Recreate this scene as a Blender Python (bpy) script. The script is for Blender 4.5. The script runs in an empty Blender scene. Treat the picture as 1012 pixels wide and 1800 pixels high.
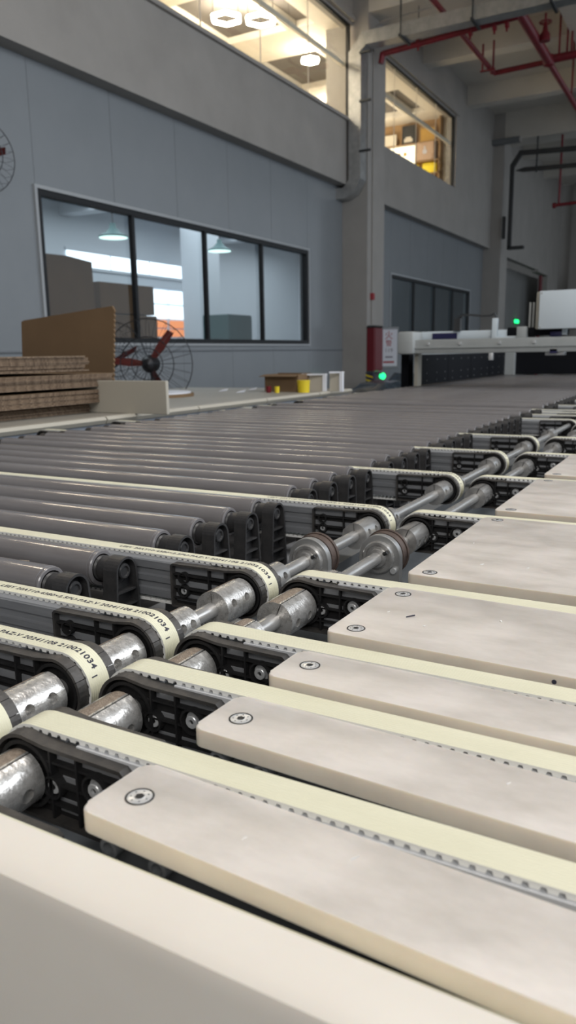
import bpy, bmesh, math, random
from math import sin, cos, pi, radians
from mathutils import Vector, Matrix
random.seed(4)
sc = bpy.context.scene
C = sc.collection

# ---------------------------------------------------------------- camera
FPX, YAW, PITCH, ROLL = 1332.57, .5128, -.2066, -.0156
fw = Vector((-sin(YAW)*cos(PITCH), cos(YAW)*cos(PITCH), sin(PITCH)))
rt = Vector((cos(YAW), sin(YAW), 0)); up = rt.cross(fw)
r2 = cos(ROLL)*rt + sin(ROLL)*up; u2 = -sin(ROLL)*rt + cos(ROLL)*up
cam = bpy.data.cameras.new('camera'); co = bpy.data.objects.new('camera', cam); C.objects.link(co)
co.matrix_world = Matrix(((r2.x, u2.x, -fw.x, 0), (r2.y, u2.y, -fw.y, 0), (r2.z, u2.z, -fw.z, 0), (0, 0, 0, 1)))
cam.sensor_fit = 'VERTICAL'; cam.sensor_height = 36; cam.lens = FPX/1800*36
cam.clip_start = .01; cam.clip_end = 200
cam.dof.use_dof = True; cam.dof.focus_distance = .92; cam.dof.aperture_fstop = 8.5
sc.camera = co

# ---------------------------------------------------------------- world, lights, exposure
w = bpy.data.worlds.new('world'); sc.world = w; w.use_nodes = True
w.node_tree.nodes['Background'].inputs[0].default_value = (.80, .90, 1, 1)
w.node_tree.nodes['Background'].inputs[1].default_value = .75
def area(name, loc, target, size, sizey, power, col):
    l = bpy.data.lights.new(name, 'AREA'); l.shape = 'RECTANGLE'; l.size = size; l.size_y = sizey
    l.energy = power; l.color = col
    o = bpy.data.objects.new(name, l); C.objects.link(o); o.location = loc
    o.rotation_euler = (Vector(target)-Vector(loc)).to_track_quat('-Z', 'Y').to_euler()
    return o
area('daylight_opening', (6.5, 5, 4.2), (-.5, 1.2, -.3), 7, 3.5, 420, (.93, .96, 1))
area('ceiling_lamp_light', (.2, 1.9, 4.6), (0, 1.2, 0), 1.6, 1.6, 118, (1, .95, .90))
def lamp(name, loc, power, col, rad=.2):
    l = bpy.data.lights.new(name, 'POINT'); l.energy = power; l.color = col; l.shadow_soft_size = rad
    o = bpy.data.objects.new(name, l); C.objects.link(o); o.location = loc
WARM = (1, .86, .66)
for q_ in [(-7.5, 11.6, 4.7), (-7.3, 14.0, 4.7), (-8.2, 16.7, 4.7), (-8.3, 8.0, 4.7), (-7.9, 18.3, 4.7)]:
    lamp('upper_room_fill_light', q_, 46 if q_[1] > 18 else 14, WARM)  # added fill points below the ring lamps, strongest by the shelves
area('front_fill_light', (2.2, -3.6, 3.6), (-.5, 1.2, -.3), 3.5, 2.0, 140, (1, .97, .93))  # added fill for the board fronts; no opening stands there
area('lower_room_light', (-11, 15, 3.4), (-11, 15, 0), 4, 19, 470, (.82, .92, 1))
sc.view_settings.view_transform = 'Standard'; sc.view_settings.look = 'None'
sc.view_settings.gamma = 1; sc.view_settings.use_curve_mapping = False
sc.view_settings.exposure = 0.0

# ---------------------------------------------------------------- materials
MATS = {}
def mat(name, col, rough=.5, metal=0, var=None, vs=8, stretch=(1, 1, 1), bump=0, bs=60, rvar=0, sss=0, emit=None, es=1, coat=0, spots=None):
    m = bpy.data.materials.new(name); m.use_nodes = True; MATS[name] = m
    nt = m.node_tree; N = nt.nodes; L = nt.links; b = N['Principled BSDF']
    b.inputs['Base Color'].default_value = (*col, 1); b.inputs['Roughness'].default_value = rough
    b.inputs['Metallic'].default_value = metal
    if name in ('curtain_black', 'black_plastic'): b.inputs['Specular IOR Level'].default_value = .15 if name[0] == 'c' else .3
    if coat: b.inputs['Coat Weight'].default_value = coat; b.inputs['Coat Roughness'].default_value = .15
    if sss:
        b.inputs['Subsurface Weight'].default_value = sss; b.inputs['Subsurface Scale'].default_value = .006
        b.inputs['Subsurface Radius'].default_value = (1, .6, .35)
    if emit:
        b.inputs['Emission Color'].default_value = (*emit, 1); b.inputs['Emission Strength'].default_value = es
    tc = N.new('ShaderNodeTexCoord'); mp = N.new('ShaderNodeMapping'); L.new(tc.outputs['Object'], mp.inputs[0])
    mp.inputs['Scale'].default_value = stretch
    if var or rvar:
        n = N.new('ShaderNodeTexNoise'); n.inputs['Scale'].default_value = vs; n.inputs['Detail'].default_value = 6
        n.inputs['Roughness'].default_value = .62
        L.new(mp.outputs[0], n.inputs[0])
        if var:
            r = N.new('ShaderNodeValToRGB'); r.color_ramp.elements[0].position = .32; r.color_ramp.elements[1].position = .68
            r.color_ramp.elements[0].color = (*var, 1); r.color_ramp.elements[1].color = (*col, 1)
            L.new(n.outputs[0], r.inputs[0]); last = r.outputs[0]
            if spots:
                v = N.new('ShaderNodeTexNoise'); v.inputs['Scale'].default_value = spots[1]; v.inputs['Detail'].default_value = 2
                L.new(mp.outputs[0], v.inputs[0])
                rr = N.new('ShaderNodeValToRGB'); rr.color_ramp.elements[0].position = spots[2]; rr.color_ramp.elements[1].position = spots[2]+.03
                rr.color_ramp.elements[0].color = (0, 0, 0, 1); rr.color_ramp.elements[1].color = (1, 1, 1, 1)
                L.new(v.outputs[0], rr.inputs[0])
                mx = N.new('ShaderNodeMix'); mx.data_type = 'RGBA'; L.new(rr.outputs[0], mx.inputs[0])
                L.new(last, mx.inputs[6]); mx.inputs[7].default_value = (*spots[0], 1); last = mx.outputs[2]
            L.new(last, b.inputs['Base Color'])
        if rvar:
            mr = N.new('ShaderNodeMapRange'); mr.inputs[3].default_value = rough-rvar; mr.inputs[4].default_value = rough+rvar
            L.new(n.outputs[0], mr.inputs[0]); L.new(mr.outputs[0], b.inputs['Roughness'])
    if bump:
        n2 = N.new('ShaderNodeTexNoise'); n2.inputs['Scale'].default_value = bs; n2.inputs['Detail'].default_value = 4
        L.new(mp.outputs[0], n2.inputs[0]); bp = N.new('ShaderNodeBump'); bp.inputs['Strength'].default_value = bump
        bp.inputs['Distance'].default_value = .002; L.new(n2.outputs[0], bp.inputs['Height']); L.new(bp.outputs[0], b.inputs['Normal'])
    return m
mat('nylon', (.735, .685, .64), .34, 0, (.53, .49, .445), 10, (1, 2.0, 1), .06, 90, .1, .25, spots=((.86, .85, .82), 75, .79))
mat('nylon_edge', (.80, .72, .60), .42, 0, (.69, .615, .51), 14, sss=.3)
mat('guard_nylon', (.78, .735, .665), .42, 0, (.74, .685, .615), 5, sss=.2)
mat('black_plastic', (.012, .012, .013), .62, 0, (.022, .021, .021), 60, bump=.25, bs=350, rvar=.1)
mat('dusty_plastic', (.032, .031, .031), .5, 0, (.075, .068, .062), 45, bump=.2, bs=300)
mat('belt_side', (.88, .88, .85), .5)
mat('profile_metal', (.40, .41, .43), .38, .5, (.30, .31, .33), 30, (.2, 1, 3), rvar=.08)
mat('white_slide', (.60, .61, .63), .4)
mat('coupling_metal', (.68, .67, .65), .28, .6, (.42, .405, .385), 90, bump=.25, bs=260, rvar=.1)
mat('clean_metal', (.66, .65, .63), .24, .65, (.40, .39, .38), 60, (1, .15, 1), bump=.06, bs=200, rvar=.08)
mat('sawdust', (.20, .155, .12), .95, 0, (.33, .27, .21), 240, bump=1, bs=500)
mat('zinc', (.72, .73, .74), .26, .45)
mat('socket', (.05, .05, .05), .5, .6)
mat('roller_grey', (.20, .192, .198), .17, 0, (.165, .156, .158), 7, (1, 5, 5), bump=.02, bs=50, rvar=.05, coat=.5)
mat('roller_collar', (.16, .155, .16), .35)
mat('roller_black', (.028, .028, .03), .42, 0, (.05, .048, .048), 60, bump=.15, bs=300)
mat('tray', (.17, .19, .215), .45, .1, (.13, .145, .16), 5)
mat('frame_metal', (.20, .21, .22), .5, .3)
mat('rubber_brown', (.05, .035, .03), .6, 0, (.11, .075, .06), 60)
mat('wall_panel', (.262, .281, .300), .25, 0, (.247, .266, .284), 2)
mat('wall_trim', (.42, .44, .46), .5)
mat('joint', (.22, .235, .255), .6)
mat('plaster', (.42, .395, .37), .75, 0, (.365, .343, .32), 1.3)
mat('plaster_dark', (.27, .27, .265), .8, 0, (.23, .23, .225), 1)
mat('ceiling_paint', (.70, .66, .60), .85, 0, (.62, .585, .53), .8)
mat('floor_epoxy', (.10, .11, .11), .5, 0, (.07, .075, .08), 2)
mat('frame_black', (.006, .007, .009), .5)
mat('cream_wall', (.84, .78, .68), .8)
mat('cream_trim', (.90, .84, .74), .6)
mat('panel_dark', (.16, .145, .135), .85)
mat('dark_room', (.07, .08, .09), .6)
mat('room_wall', (.70, .74, .78), .8)
mat('galvanized', (.52, .52, .51), .32, .6, (.38, .38, .38), 9, rvar=.1, bump=.05, bs=40)
mat('dark_steel', (.05, .052, .055), .5, .3)
mat('red_pipe', (.25, .018, .03), .4, 0, (.17, .015, .022), 8)
mat('red_box', (.16, .008, .015), .35)
mat('cardboard', (.20, .128, .068), .85, 0, (.17, .108, .058), 3)
mat('carton_brown', (.15, .085, .042), .85, 0, (.125, .07, .035), 3)
mat('card_edge', (.27, .195, .135), .9, 0, (.07, .045, .03), 95, (1, 1, .7), bump=.6, bs=220)
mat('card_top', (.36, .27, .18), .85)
mat('table_top', (.33, .31, .27), .5, 0, (.28, .26, .225), 3)
mat('table_edge', (.47, .44, .375), .45)
mat('table_side', (.30, .33, .38), .4, .4)
mat('machine_grey', (.42, .44, .44), .45, 0, (.36, .38, .38), 6)
mat('machine_white', (.68, .76, .82), .5)
mat('curtain_black', (.006, .007, .010), .65)
mat('machine_beige', (.34, .325, .28), .6)
mat('label_blue', (.012, .012, .07), .5)
mat('sign_white', (.62, .62, .68), .5)
mat('ink_red', (.35, .03, .04), .6)
mat('ink_grey', (.20, .18, .22), .6)
mat('ink_black', (.03, .03, .05), .7)
mat('yellow', (.75, .58, .02), .5)
mat('white_tray', (.72, .74, .80), .5)
mat('shaving_white', (.9, .9, .88), .5)
mat('teal', (.05, .13, .13), .5)
mat('plastic_wrap', (.06, .085, .11), .18, 0, (.025, .035, .05), 10, bump=1, bs=30)
mat('fan_red', (.09, .012, .01), .4)
mat('fan_wire', (.03, .03, .035), .4, .5)
mat('wood_shelf', (.40, .25, .12), .6)
mat('frame_gold', (.60, .36, .08), .5)
mat('poster_tan', (.60, .42, .30), .7)
mat('paper', (.85, .78, .66), .8)
mat('glow_green', (0, .5, .15), .5, emit=(.02, 1, .25), es=2.2)
mat('glow_warm', (1, .9, .7), .5, emit=(1, .86, .66), es=60)
mat('glow_sky', (.8, .9, 1), .5, emit=(.80, .90, 1), es=1.7)
mat('glow_orange', (.9, .3, .1), .5, emit=(1, .33, .12), es=.7)
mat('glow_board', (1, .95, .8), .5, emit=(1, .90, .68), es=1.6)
mat('glow_lamp', (.8, 1, .95), .5, emit=(.7, 1, .95), es=1.6)
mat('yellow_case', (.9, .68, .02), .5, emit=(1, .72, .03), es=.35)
# belt top: pale yellow-cream with fine lengthwise ridges
m = mat('belt_top', (.80, .775, .60), .42, 0, (.74, .715, .54), 25, (.3, 1, 1))
nt = m.node_tree; N = nt.nodes; L = nt.links
wv = N.new('ShaderNodeTexWave'); wv.wave_type = 'BANDS'; wv.bands_direction = 'Y'; wv.inputs['Scale'].default_value = 110
tc = N.new('ShaderNodeTexCoord'); L.new(tc.outputs['Object'], wv.inputs[0])
bp = N.new('ShaderNodeBump'); bp.inputs['Strength'].default_value = .6; bp.inputs['Distance'].default_value = .0008
L.new(wv.outputs['Fac'], bp.inputs['Height']); L.new(bp.outputs[0], N['Principled BSDF'].inputs['Normal'])
# window glass: clear pane with a fresnel reflection
m = bpy.data.materials.new('glass'); MATS['glass'] = m; m.use_nodes = True; nt = m.node_tree; nt.nodes.clear()
o_ = nt.nodes.new('ShaderNodeOutputMaterial'); mx = nt.nodes.new('ShaderNodeMixShader'); fr = nt.nodes.new('ShaderNodeLayerWeight')
tr = nt.nodes.new('ShaderNodeBsdfTransparent'); gl = nt.nodes.new('ShaderNodeBsdfGlossy'); gl.inputs['Roughness'].default_value = .02
tr.inputs[0].default_value = (.93, .95, .95, 1); fr.inputs[0].default_value = .5
pw = nt.nodes.new('ShaderNodeMath'); pw.operation = 'POWER'; pw.inputs[1].default_value = 4; nt.links.new(fr.outputs['Facing'], pw.inputs[0])
ma = nt.nodes.new('ShaderNodeMath'); ma.operation = 'MULTIPLY_ADD'; ma.inputs[1].default_value = .38; ma.inputs[2].default_value = .04
nt.links.new(pw.outputs[0], ma.inputs[0]); nt.links.new(ma.outputs[0], mx.inputs[0]); nt.links.new(tr.outputs[0], mx.inputs[1]); nt.links.new(gl.outputs[0], mx.inputs[2])
nt.links.new(mx.outputs[0], o_.inputs[0])

# ---------------------------------------------------------------- mesh helpers
class B:
    def __init__(s): s.bm = bmesh.new()
    def face(s, vs, mi=0):
        try:
            f = s.bm.faces.new(vs); f.material_index = mi; return f
        except ValueError: return None
    def prism(s, pts, vec, mi=0, capmi=None):
        vec = Vector(vec); a = [s.bm.verts.new(p) for p in pts]; b = [s.bm.verts.new(Vector(p)+vec) for p in pts]
        n = len(a)
        for i in range(n): s.face((a[i], a[(i+1) % n], b[(i+1) % n], b[i]), mi)
        cm = mi if capmi is None else capmi
        s.face(a[::-1], cm); s.face(b, cm); return s
    def box(s, x0, x1, y0, y1, z0, z1, mi=0):
        return s.prism([(x0, y0, z0), (x1, y0, z0), (x1, y1, z0), (x0, y1, z0)], (0, 0, z1-z0), mi)
    def cyl(s, p0, p1, r, seg=16, r1=None, mi=0, capmi=None, cap=True):
        p0 = Vector(p0); p1 = Vector(p1); d = (p1-p0).normalized(); r1 = r if r1 is None else r1
        a = d.orthogonal().normalized() if abs(d.y) < .99 else Vector((1, 0, 0)); b = d.cross(a)
        A = [s.bm.verts.new(p0+r*(cos(2*pi*i/seg)*a+sin(2*pi*i/seg)*b)) for i in range(seg)]
        Bv = [s.bm.verts.new(p1+r1*(cos(2*pi*i/seg)*a+sin(2*pi*i/seg)*b)) for i in range(seg)]
        for i in range(seg): s.face((A[i], A[(i+1) % seg], Bv[(i+1) % seg], Bv[i]), mi)
        if cap:
            cm = mi if capmi is None else capmi
            s.face(A[::-1], cm); s.face(Bv, cm)
        return s
    def lathe(s, o, axis, prof, seg=24, mi=0):
        o = Vector(o); d = Vector(axis).normalized(); a = d.orthogonal().normalized(); b = d.cross(a)
        rings = []
        for (t, r) in prof:
            rings.append([s.bm.verts.new(o+d*t+max(r, 1e-5)*(cos(2*pi*i/seg)*a+sin(2*pi*i/seg)*b)) for i in range(seg)])
        for k in range(len(rings)-1):
            for i in range(seg):
                s.face((rings[k][i], rings[k][(i+1) % seg], rings[k+1][(i+1) % seg], rings[k+1][i]), mi)
        return s
    def tube(s, pts, r, seg=8, mi=0):
        for i in range(len(pts)-1): s.cyl(pts[i], pts[i+1], r, seg, mi=mi)
        return s
    def bevel(s, w, seg=2):
        bmesh.ops.remove_doubles(s.bm, verts=s.bm.verts, dist=1e-6)
        es = [e for e in s.bm.edges if len(e.link_faces) == 2 and e.calc_face_angle(0) > .6]
        bmesh.ops.bevel(s.bm, geom=es, offset=w, segments=seg, profile=.5, affect='EDGES', clamp_overlap=True); return s
    def data(s, mats, ang=35):
        bmesh.ops.recalc_face_normals(s.bm, faces=s.bm.faces)
        me = bpy.data.meshes.new('m'); s.bm.to_mesh(me); s.bm.free()
        for m in ([mats] if isinstance(mats, str) else mats): me.materials.append(MATS[m])
        me.shade_smooth(); me.set_sharp_from_angle(angle=radians(ang)); return me
def obj(name, b, mats=None, parent=None, loc=(0, 0, 0), rot=(0, 0, 0), kind=None, label=None):
    me = b.data(mats) if isinstance(b, B) else b
    if me.name == 'm' or me.name.startswith('m.'): me.name = name
    o = bpy.data.objects.new(name, me); C.objects.link(o); o.parent = parent; o.location = loc; o.rotation_euler = rot
    if kind: o['kind'] = kind
    if label: o['label'] = label
    return o
def tag(o, label, cat, group=None):
    o['label'] = label; o['category'] = cat
    if group: o['group'] = group
    return o
def thing(name, label, cat, loc=(0, 0, 0), rz=0, group=None):
    o = bpy.data.objects.new(name, None); C.objects.link(o); o.location = loc; o.rotation_euler = (0, 0, rz)
    o.empty_display_size = .05
    return tag(o, label, cat, group)
def kids(o): return [c for c in C.objects if c.parent == o]
def copy_tree(o, parent=None):
    c = o.copy(); C.objects.link(c); c.parent = parent
    for ch in KIDS.get(o.name, []): copy_tree(ch, c)
    return c
KIDS = {}
def index(o):
    KIDS[o.name] = kids(o)
    for c in KIDS[o.name]: index(c)
def bx(*a): return B().box(*a)
def struct(name, b, mats, parent=None): return obj(name, b, mats, parent, kind=None if parent else 'structure')
ORD = ['', 'first', 'second', 'third', 'fourth', 'fifth', 'sixth', 'seventh', 'eighth', 'ninth', 'tenth']
def nth(i):
    if i <= 10: return ORD[i]
    s = 'th' if i % 100 in (11, 12, 13) else {1: 'st', 2: 'nd', 3: 'rd'}.get(i % 10, 'th')
    return f'{i}{s}'

# ---------------------------------------------------------------- the hall
FZ = -1.19
struct('floor', bx(-14.5, 8, -5, 36, FZ-.1, FZ), 'floor_epoxy')
CZ = 6.45
struct('ceiling', bx(-14.5, 4, -5, 36, CZ, CZ+.2), 'ceiling_paint')
# ceiling beams running across the hall
for i, (y, wd, zb) in enumerate([(3.6, .35, 6.0), (6.9, .35, 6.0), (10.2, .35, 6.0), (13.4, .8, 5.72), (17.0, .35, 6.0), (20.3, .35, 6.0), (23.0, .8, 5.72), (26.5, .35, 6.0), (29.8, .35, 6.0)]):
    struct('beam', bx(-5.8 if wd > .5 else -6.1, 4, y, y+wd, zb, CZ), 'ceiling_paint')
struct('beam', bx(-2.95, -2.3, -5, 34, 5.72, CZ), 'ceiling_paint')
struct('wall_front', bx(-14.5, 6, -5.2, -5, FZ, CZ+.2), 'plaster')  # unseen wall behind the camera, closing off world light from there
struct('wall_back', bx(-14.5, 4, 34, 34.2, FZ, CZ), 'plaster')
for x in (-5.7, -3.6):
    struct('trim', bx(x, x+.35, 33.7, 34, FZ, CZ), 'plaster')
# left wall: backing with openings, then single sandwich panels
WX = -6.3
wall = struct('wall_left', B().box(WX-.15, WX-.05, -5, 6.0, FZ, 2.93).box(WX-.15, WX-.05, 12.0, 15.8, FZ, 2.93)
       .box(WX-.15, WX-.05, 21.7, 24.6, FZ, 2.93).box(WX-.15, WX-.05, 6, 12, FZ, .15).box(WX-.15, WX-.05, 6, 12, 1.70, 2.93)
       .box(WX-.15, WX-.05, 15.8, 21.7, FZ, .09).box(WX-.15, WX-.05, 15.8, 21.7, 1.61, 2.93), 'joint')
def panel_run(y0, y1, wins, step):
    y = y0
    while y < y1-.05:
        ye = min(y+step, y1); hit = [q for q in wins if q[0] < ye-.01 and q[1] > y+.01]
        if not hit: obj('panel', bx(WX-.05, WX, y+.0018, ye-.0018, FZ, 2.93), 'wall_panel', wall)
        for q in hit:
            obj('panel', bx(WX-.05, WX, y+.003, ye-.003, FZ, q[2]), 'wall_panel', wall)
            obj('panel', bx(WX-.05, WX, y+.003, ye-.003, q[3], 2.93), 'wall_panel', wall)
        y = ye
panel_run(2.2, 4.9, [], 1.15); panel_run(4.9, 6.0, [], 1.1)
panel_run(6.0, 12.0, [(6, 12, .15, 1.70)], 1.2)
panel_run(12.0, 13.4, [], 1.4); panel_run(14.2, 15.8, [], 1.6)
panel_run(15.8, 21.7, [(15.8, 21.7, .09, 1.61)], 1.18); panel_run(21.7, 23.0, [], 1.3)
struct('trim', bx(WX, WX+.025, 2.2, 13.4, .045, .065), 'joint')
# windows in the left wall
def window(name, y0, y1, z0, z1, n, label):
    f = B(); t = .06; x0, x1 = WX-.07, WX+.015
    f.box(x0, x1, y0, y1, z0, z0+t).box(x0, x1, y0, y1, z1-t, z1).box(x0, x1, y0, y0+t, z0+t, z1-t).box(x0, x1, y1-t, y1, z0+t, z1-t)
    o = struct(name, f, 'frame_black')
    st = (y1-y0)/n
    for i in range(1, n): obj('mullion', bx(x0+.02, x1-.005, y0+i*st-.024, y0+i*st+.024, z0+t, z1-t), 'frame_black', o)
    for i in range(n):
        a = y0+(t if i == 0 else i*st+.024); b = y1-t if i == n-1 else y0+(i+1)*st-.024
        obj('pane', bx(WX-.05, WX-.045, a, b, z0+t, z1-t), 'glass', o)
    q = B(); s = .035
    q.box(WX, WX+.03, y0-s, y1+s, z1, z1+s).box(WX, WX+.03, y0-s, y1+s, z0-s, z0).box(WX, WX+.03, y0-s, y0, z0, z1).box(WX, WX+.03, y1, y1+s, z0, z1)
    obj('sealing_trim', q, 'wall_trim', o)
window('window_1', 6.0, 12.0, .15, 1.70, 4, '')
window('window_2', 15.8, 21.7, .09, 1.61, 4, '')
# long beam face under the upper windows, upper wall
struct('beam', bx(WX, -6.1, -5, 13.4, 2.93, 3.98), 'plaster')
struct('beam', bx(WX, -6.1, 14.2, 23.0, 2.87, 3.94), 'plaster')
struct('beam', bx(WX, -6.1, 23.8, 33.7, 2.83, 3.94), 'plaster')
struct('trim', bx(-6.14, -6.05, -5, 13.4, 3.98, 4.03), 'plaster')
struct('wall_upper_left', B().box(WX, -6.1, -5, 13.4, 5.56, CZ).box(WX, -6.1, 14.2, 23, 5.52, CZ).box(WX, -6.1, 19.35, 23, 3.94, 5.52)
       .box(WX, -6.1, 23.8, 33.7, 3.94, CZ), 'plaster')
struct('trim', bx(-6.1, -6.02, -5, 13.35, 5.60, 5.67), 'plaster')
struct('trim', bx(-6.1, -6.02, 14.2, 19.5, 5.56, 5.63), 'plaster')
for i, (y0, y1, z0, z1) in enumerate([(4.4, 13.3, 4.03, 5.56), (14.2, 19.35, 3.94, 5.52)]):
    f = B().box(-6.16, -6.1, y1-.06, y1, z0, z1).box(-6.16, -6.1, y0, y1-.06, z1-.045, z1)
    o = struct(f'window_{3+i}', f, 'frame_black')
    n = 6 if i == 0 else 4; st = (y1-.06-y0)/n
    for k in range(n):
        obj('pane', bx(-6.135, -6.127, y0+k*st+.007, y0+(k+1)*st-.007, z0, z1-.045), 'glass', o)
        if k: obj('pane_joint', bx(-6.137, -6.125, y0+k*st-.007, y0+k*st+.007, z0, z1-.045), 'cream_trim', o)
    obj('transom', bx(-6.22, -6.17, y0, y1-.06, 4.88, 4.95), 'cream_trim', o)
struct('trim', bx(-6.1, -6.05, 19.35, 19.43, 3.94, 5.56), 'plaster')
# columns
for y in (13.4, 23.0):
    struct('column', bx(-6.62, -5.8, y, y+.8, FZ, CZ), 'plaster')
# far opening, recessed dark wall
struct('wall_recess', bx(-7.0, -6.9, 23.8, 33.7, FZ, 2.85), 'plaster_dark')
struct('trim', bx(-6.3, -6.05, 29.5, 31.5, 2.75, 2.85), 'plaster')
struct('wall_far_side', bx(-6.3, -6.1, 31.5, 33.7, FZ, 2.83), 'plaster')
# upper rooms behind the warm windows
struct('wall_upper_room', B().box(-11, -10.9, -5, 20, 3.9, 5.6).box(-10.9, WX, 19.6, 19.7, 3.9, 5.6).box(-10.9, WX, -5, -4.9, 3.9, 5.6), 'cream_wall')
struct('floor_upper_room', bx(-11, WX, -5, 20, 3.8, 3.9), 'cream_wall')
cu = struct('ceiling_upper_room', bx(-11, WX, -5, 20, 5.72, 5.8), 'panel_dark')
for i, x in enumerate([-6.3, -7.03, -8.46, -9.9, -10.9]):
    w_ = .36 if i == 0 else (.30 if i == 4 else .18)
    obj('ceiling_batten', bx(x-w_, x, -4.9, 19.6, 5.60, 5.72), 'cream_trim', cu)
y = 13.05
for k in range(-6, 3):
    yy = y+k*2.9
    obj('ceiling_batten', bx(-10.9, WX-.01, yy, yy+1.1, 5.605, 5.72), 'cream_trim', cu)
def hexlamp(loc, r, label):
    t = thing('hexagon_lamp', label, 'lamp', loc, 0, 'hexagonal lamps in the upper room')
    pts = [Vector((r*cos(k*pi/3), r*sin(k*pi/3), 0)) for k in range(6)]
    obj('light_ring', B().tube(pts+[pts[0]], .035, 8), 'glow_warm', t)
    q = B()
    for k in (0, 2, 4): q.cyl(pts[k]+Vector((0, 0, .03)), (pts[k].x, pts[k].y, 5.72-loc[2]), .006, 6)
    obj('hanging_wire', q, 'frame_black', t)
hexlamp((-7.22, 12.15, 5.47), .24, 'glowing hexagonal ring lamp, right one of the pair at the top edge')
hexlamp((-7.68, 11.80, 5.47), .24, 'glowing hexagonal ring lamp, left one of the pair at the top edge')
hexlamp((-7.25, 14.0, 5.40), .15, 'single small glowing hexagonal lamp near the right end of the long upper window')
hexlamp((-8.2, 16.9, 5.35), .14, 'glowing lamp behind the second upper window beside the column')
for k_, (x_, y_) in enumerate([(-7.5, 9.2), (-7.5, 6.6), (-7.5, 4.0)]):  # lamps out of view, added for streaks on the rollers
    hexlamp((x_, y_, 5.47), .24, f'added unseen hexagon lamp over the upper room, {nth(k_+1)} beyond the pair towards the camera side')
# display shelves on the end wall of the upper room
sh = thing('display_shelves', 'wooden display shelves on the end wall of the warm upper room', 'shelf', (-7.3, 19.58, 3.9))
obj('back_board', bx(-1.2, .85, -.02, .0, .2, 1.72), 'wood_shelf', sh)
for z in (.40, .70, 1.14): obj('shelf_board', bx(-1.2, .85, -.26, -.02, z, z+.03), 'wood_shelf', sh)
for x in (-1.2, .82): obj('side_panel', bx(x, x+.03, -.26, -.02, .22, 1.72), 'wood_shelf', sh)
def pic(name, x, y, z, w_, h_, m_, label, cat, inner=None, fm='frame_gold'):
    t = thing(name, label, cat, (x, y, z))
    f = B(); b_ = .025
    f.box(-w_/2, w_/2, 0, .03, 0, b_).box(-w_/2, w_/2, 0, .03, h_-b_, h_).box(-w_/2, -w_/2+b_, 0, .03, b_, h_-b_).box(w_/2-b_, w_/2, 0, .03, b_, h_-b_)
    obj('frame', f, fm, t); obj('picture_sheet', bx(-w_/2+b_, w_/2-b_, .008, .02, b_, h_-b_), m_, t)
    if inner: inner(t)
    return t
pic('framed_certificate', -7.80, 19.4, 5.07, .36, .28, 'paper', 'pale certificate in a frame at the left end of the top shelf', 'certificate', fm='paper')
def in1(t): obj('white_figures', B().box(-.11, .11, 0, .012, .06, .14).box(-.07, .07, 0, .011, .14, .18), 'paper', t)
pic('framed_photograph', -7.30, 19.4, 5.07, .34, .44, 'dark_steel', 'dark framed photograph with pale figures standing on the top shelf', 'picture', in1, 'dark_steel')
pic('wooden_plaque', -6.80, 19.4, 5.07, .42, .34, 'frame_gold', 'golden wooden plaque at the right end of the top shelf', 'plaque', fm='wood_shelf')
def in2(t):
    for k in range(4): obj('printed_character', bx(-.30+k*.16, -.22+k*.16, -.005, .008, .28, .36), 'frame_gold', t)
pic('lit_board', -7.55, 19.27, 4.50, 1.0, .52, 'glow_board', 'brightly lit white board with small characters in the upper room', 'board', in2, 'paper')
def in3(t): obj('blue_emblem', B().cyl((0, .002, .19), (0, .008, .19), .06, 16).box(-.02, .02, .002, .008, .24, .32), 'sign_white', t)
pic('emblem_plaque', -6.82, 19.27, 4.63, .46, .40, 'poster_tan', 'tan plaque with a pale round emblem on the middle shelf', 'plaque', in3, 'poster_tan')
for k, (x, l) in enumerate([(-7.18, 'left'), (-6.74, 'right')]):
    t = thing('yellow_case', f'glowing yellow case on the bottom shelf, the {l} one of two', 'case', (x, 19.4, 4.33), 0, 'yellow cases')
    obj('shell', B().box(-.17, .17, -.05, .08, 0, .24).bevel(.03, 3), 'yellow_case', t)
    obj('lid_line', bx(-.172, .172, -.055, -.05, .19, .2), 'frame_gold', t)
# lower room modelled behind the left window, partly for reflections of the hall
struct('wall_lower_room', B().box(-14.1, -14, 0, 26, FZ, 3.7).box(-14, WX-.2, 25.9, 26, FZ, 3.7).box(-14, WX-.2, 0, .1, FZ, 3.7), 'room_wall')
struct('ceiling_lower_room', bx(-14, WX-.16, 0, 26, 3.7, 3.79), 'room_wall')
for y in (8, 14, 20): struct('beam', bx(-14, WX-.2, y, y+.4, 3.3, 3.7), 'room_wall')
struct('wall_added_backdrop', bx(-10.6, WX-.16, 22.6, 22.7, FZ, 3.7), 'dark_room')  # dark divider added so the second window's panes look darker
struct('wall_added_backdrop', bx(-10.7, -10.6, 16.6, 22.7, FZ, 3.7), 'dark_room') if False else None
struct('column', bx(-13.0, -12.3, 17.4, 18.2, FZ, 3.7), 'room_wall')
wn = struct('window_5', B().box(-13.99, -13.95, 14.1, 18.9, 2.10, 2.17).box(-13.99, -13.95, 14.1, 18.9, 2.52, 2.6), 'room_wall')
for k in range(3):
    obj('pane', bx(-13.98, -13.96, 14.15+k*1.57, 15.64+k*1.57, 2.17, 2.52), 'glow_sky', wn)
wn = struct('window_6', B().box(-13.99, -13.95, 16.4, 18.9, .42, .5).box(-13.99, -13.95, 16.4, 18.9, 1.84, 1.9), 'room_wall')
for k in range(3):
    for j in range(2): obj('pane', bx(-13.98, -13.96, 16.45+k*.8, 17.18+k*.8, 1.02+j*.42, 1.38+j*.42), 'glow_sky', wn)
for k in range(3):
    for j in range(2): obj('pane', bx(-13.98, -13.96, 16.45+k*.8, 17.1+k*.8, .52+j*.25, .72+j*.25), 'glow_orange', wn)
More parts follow.
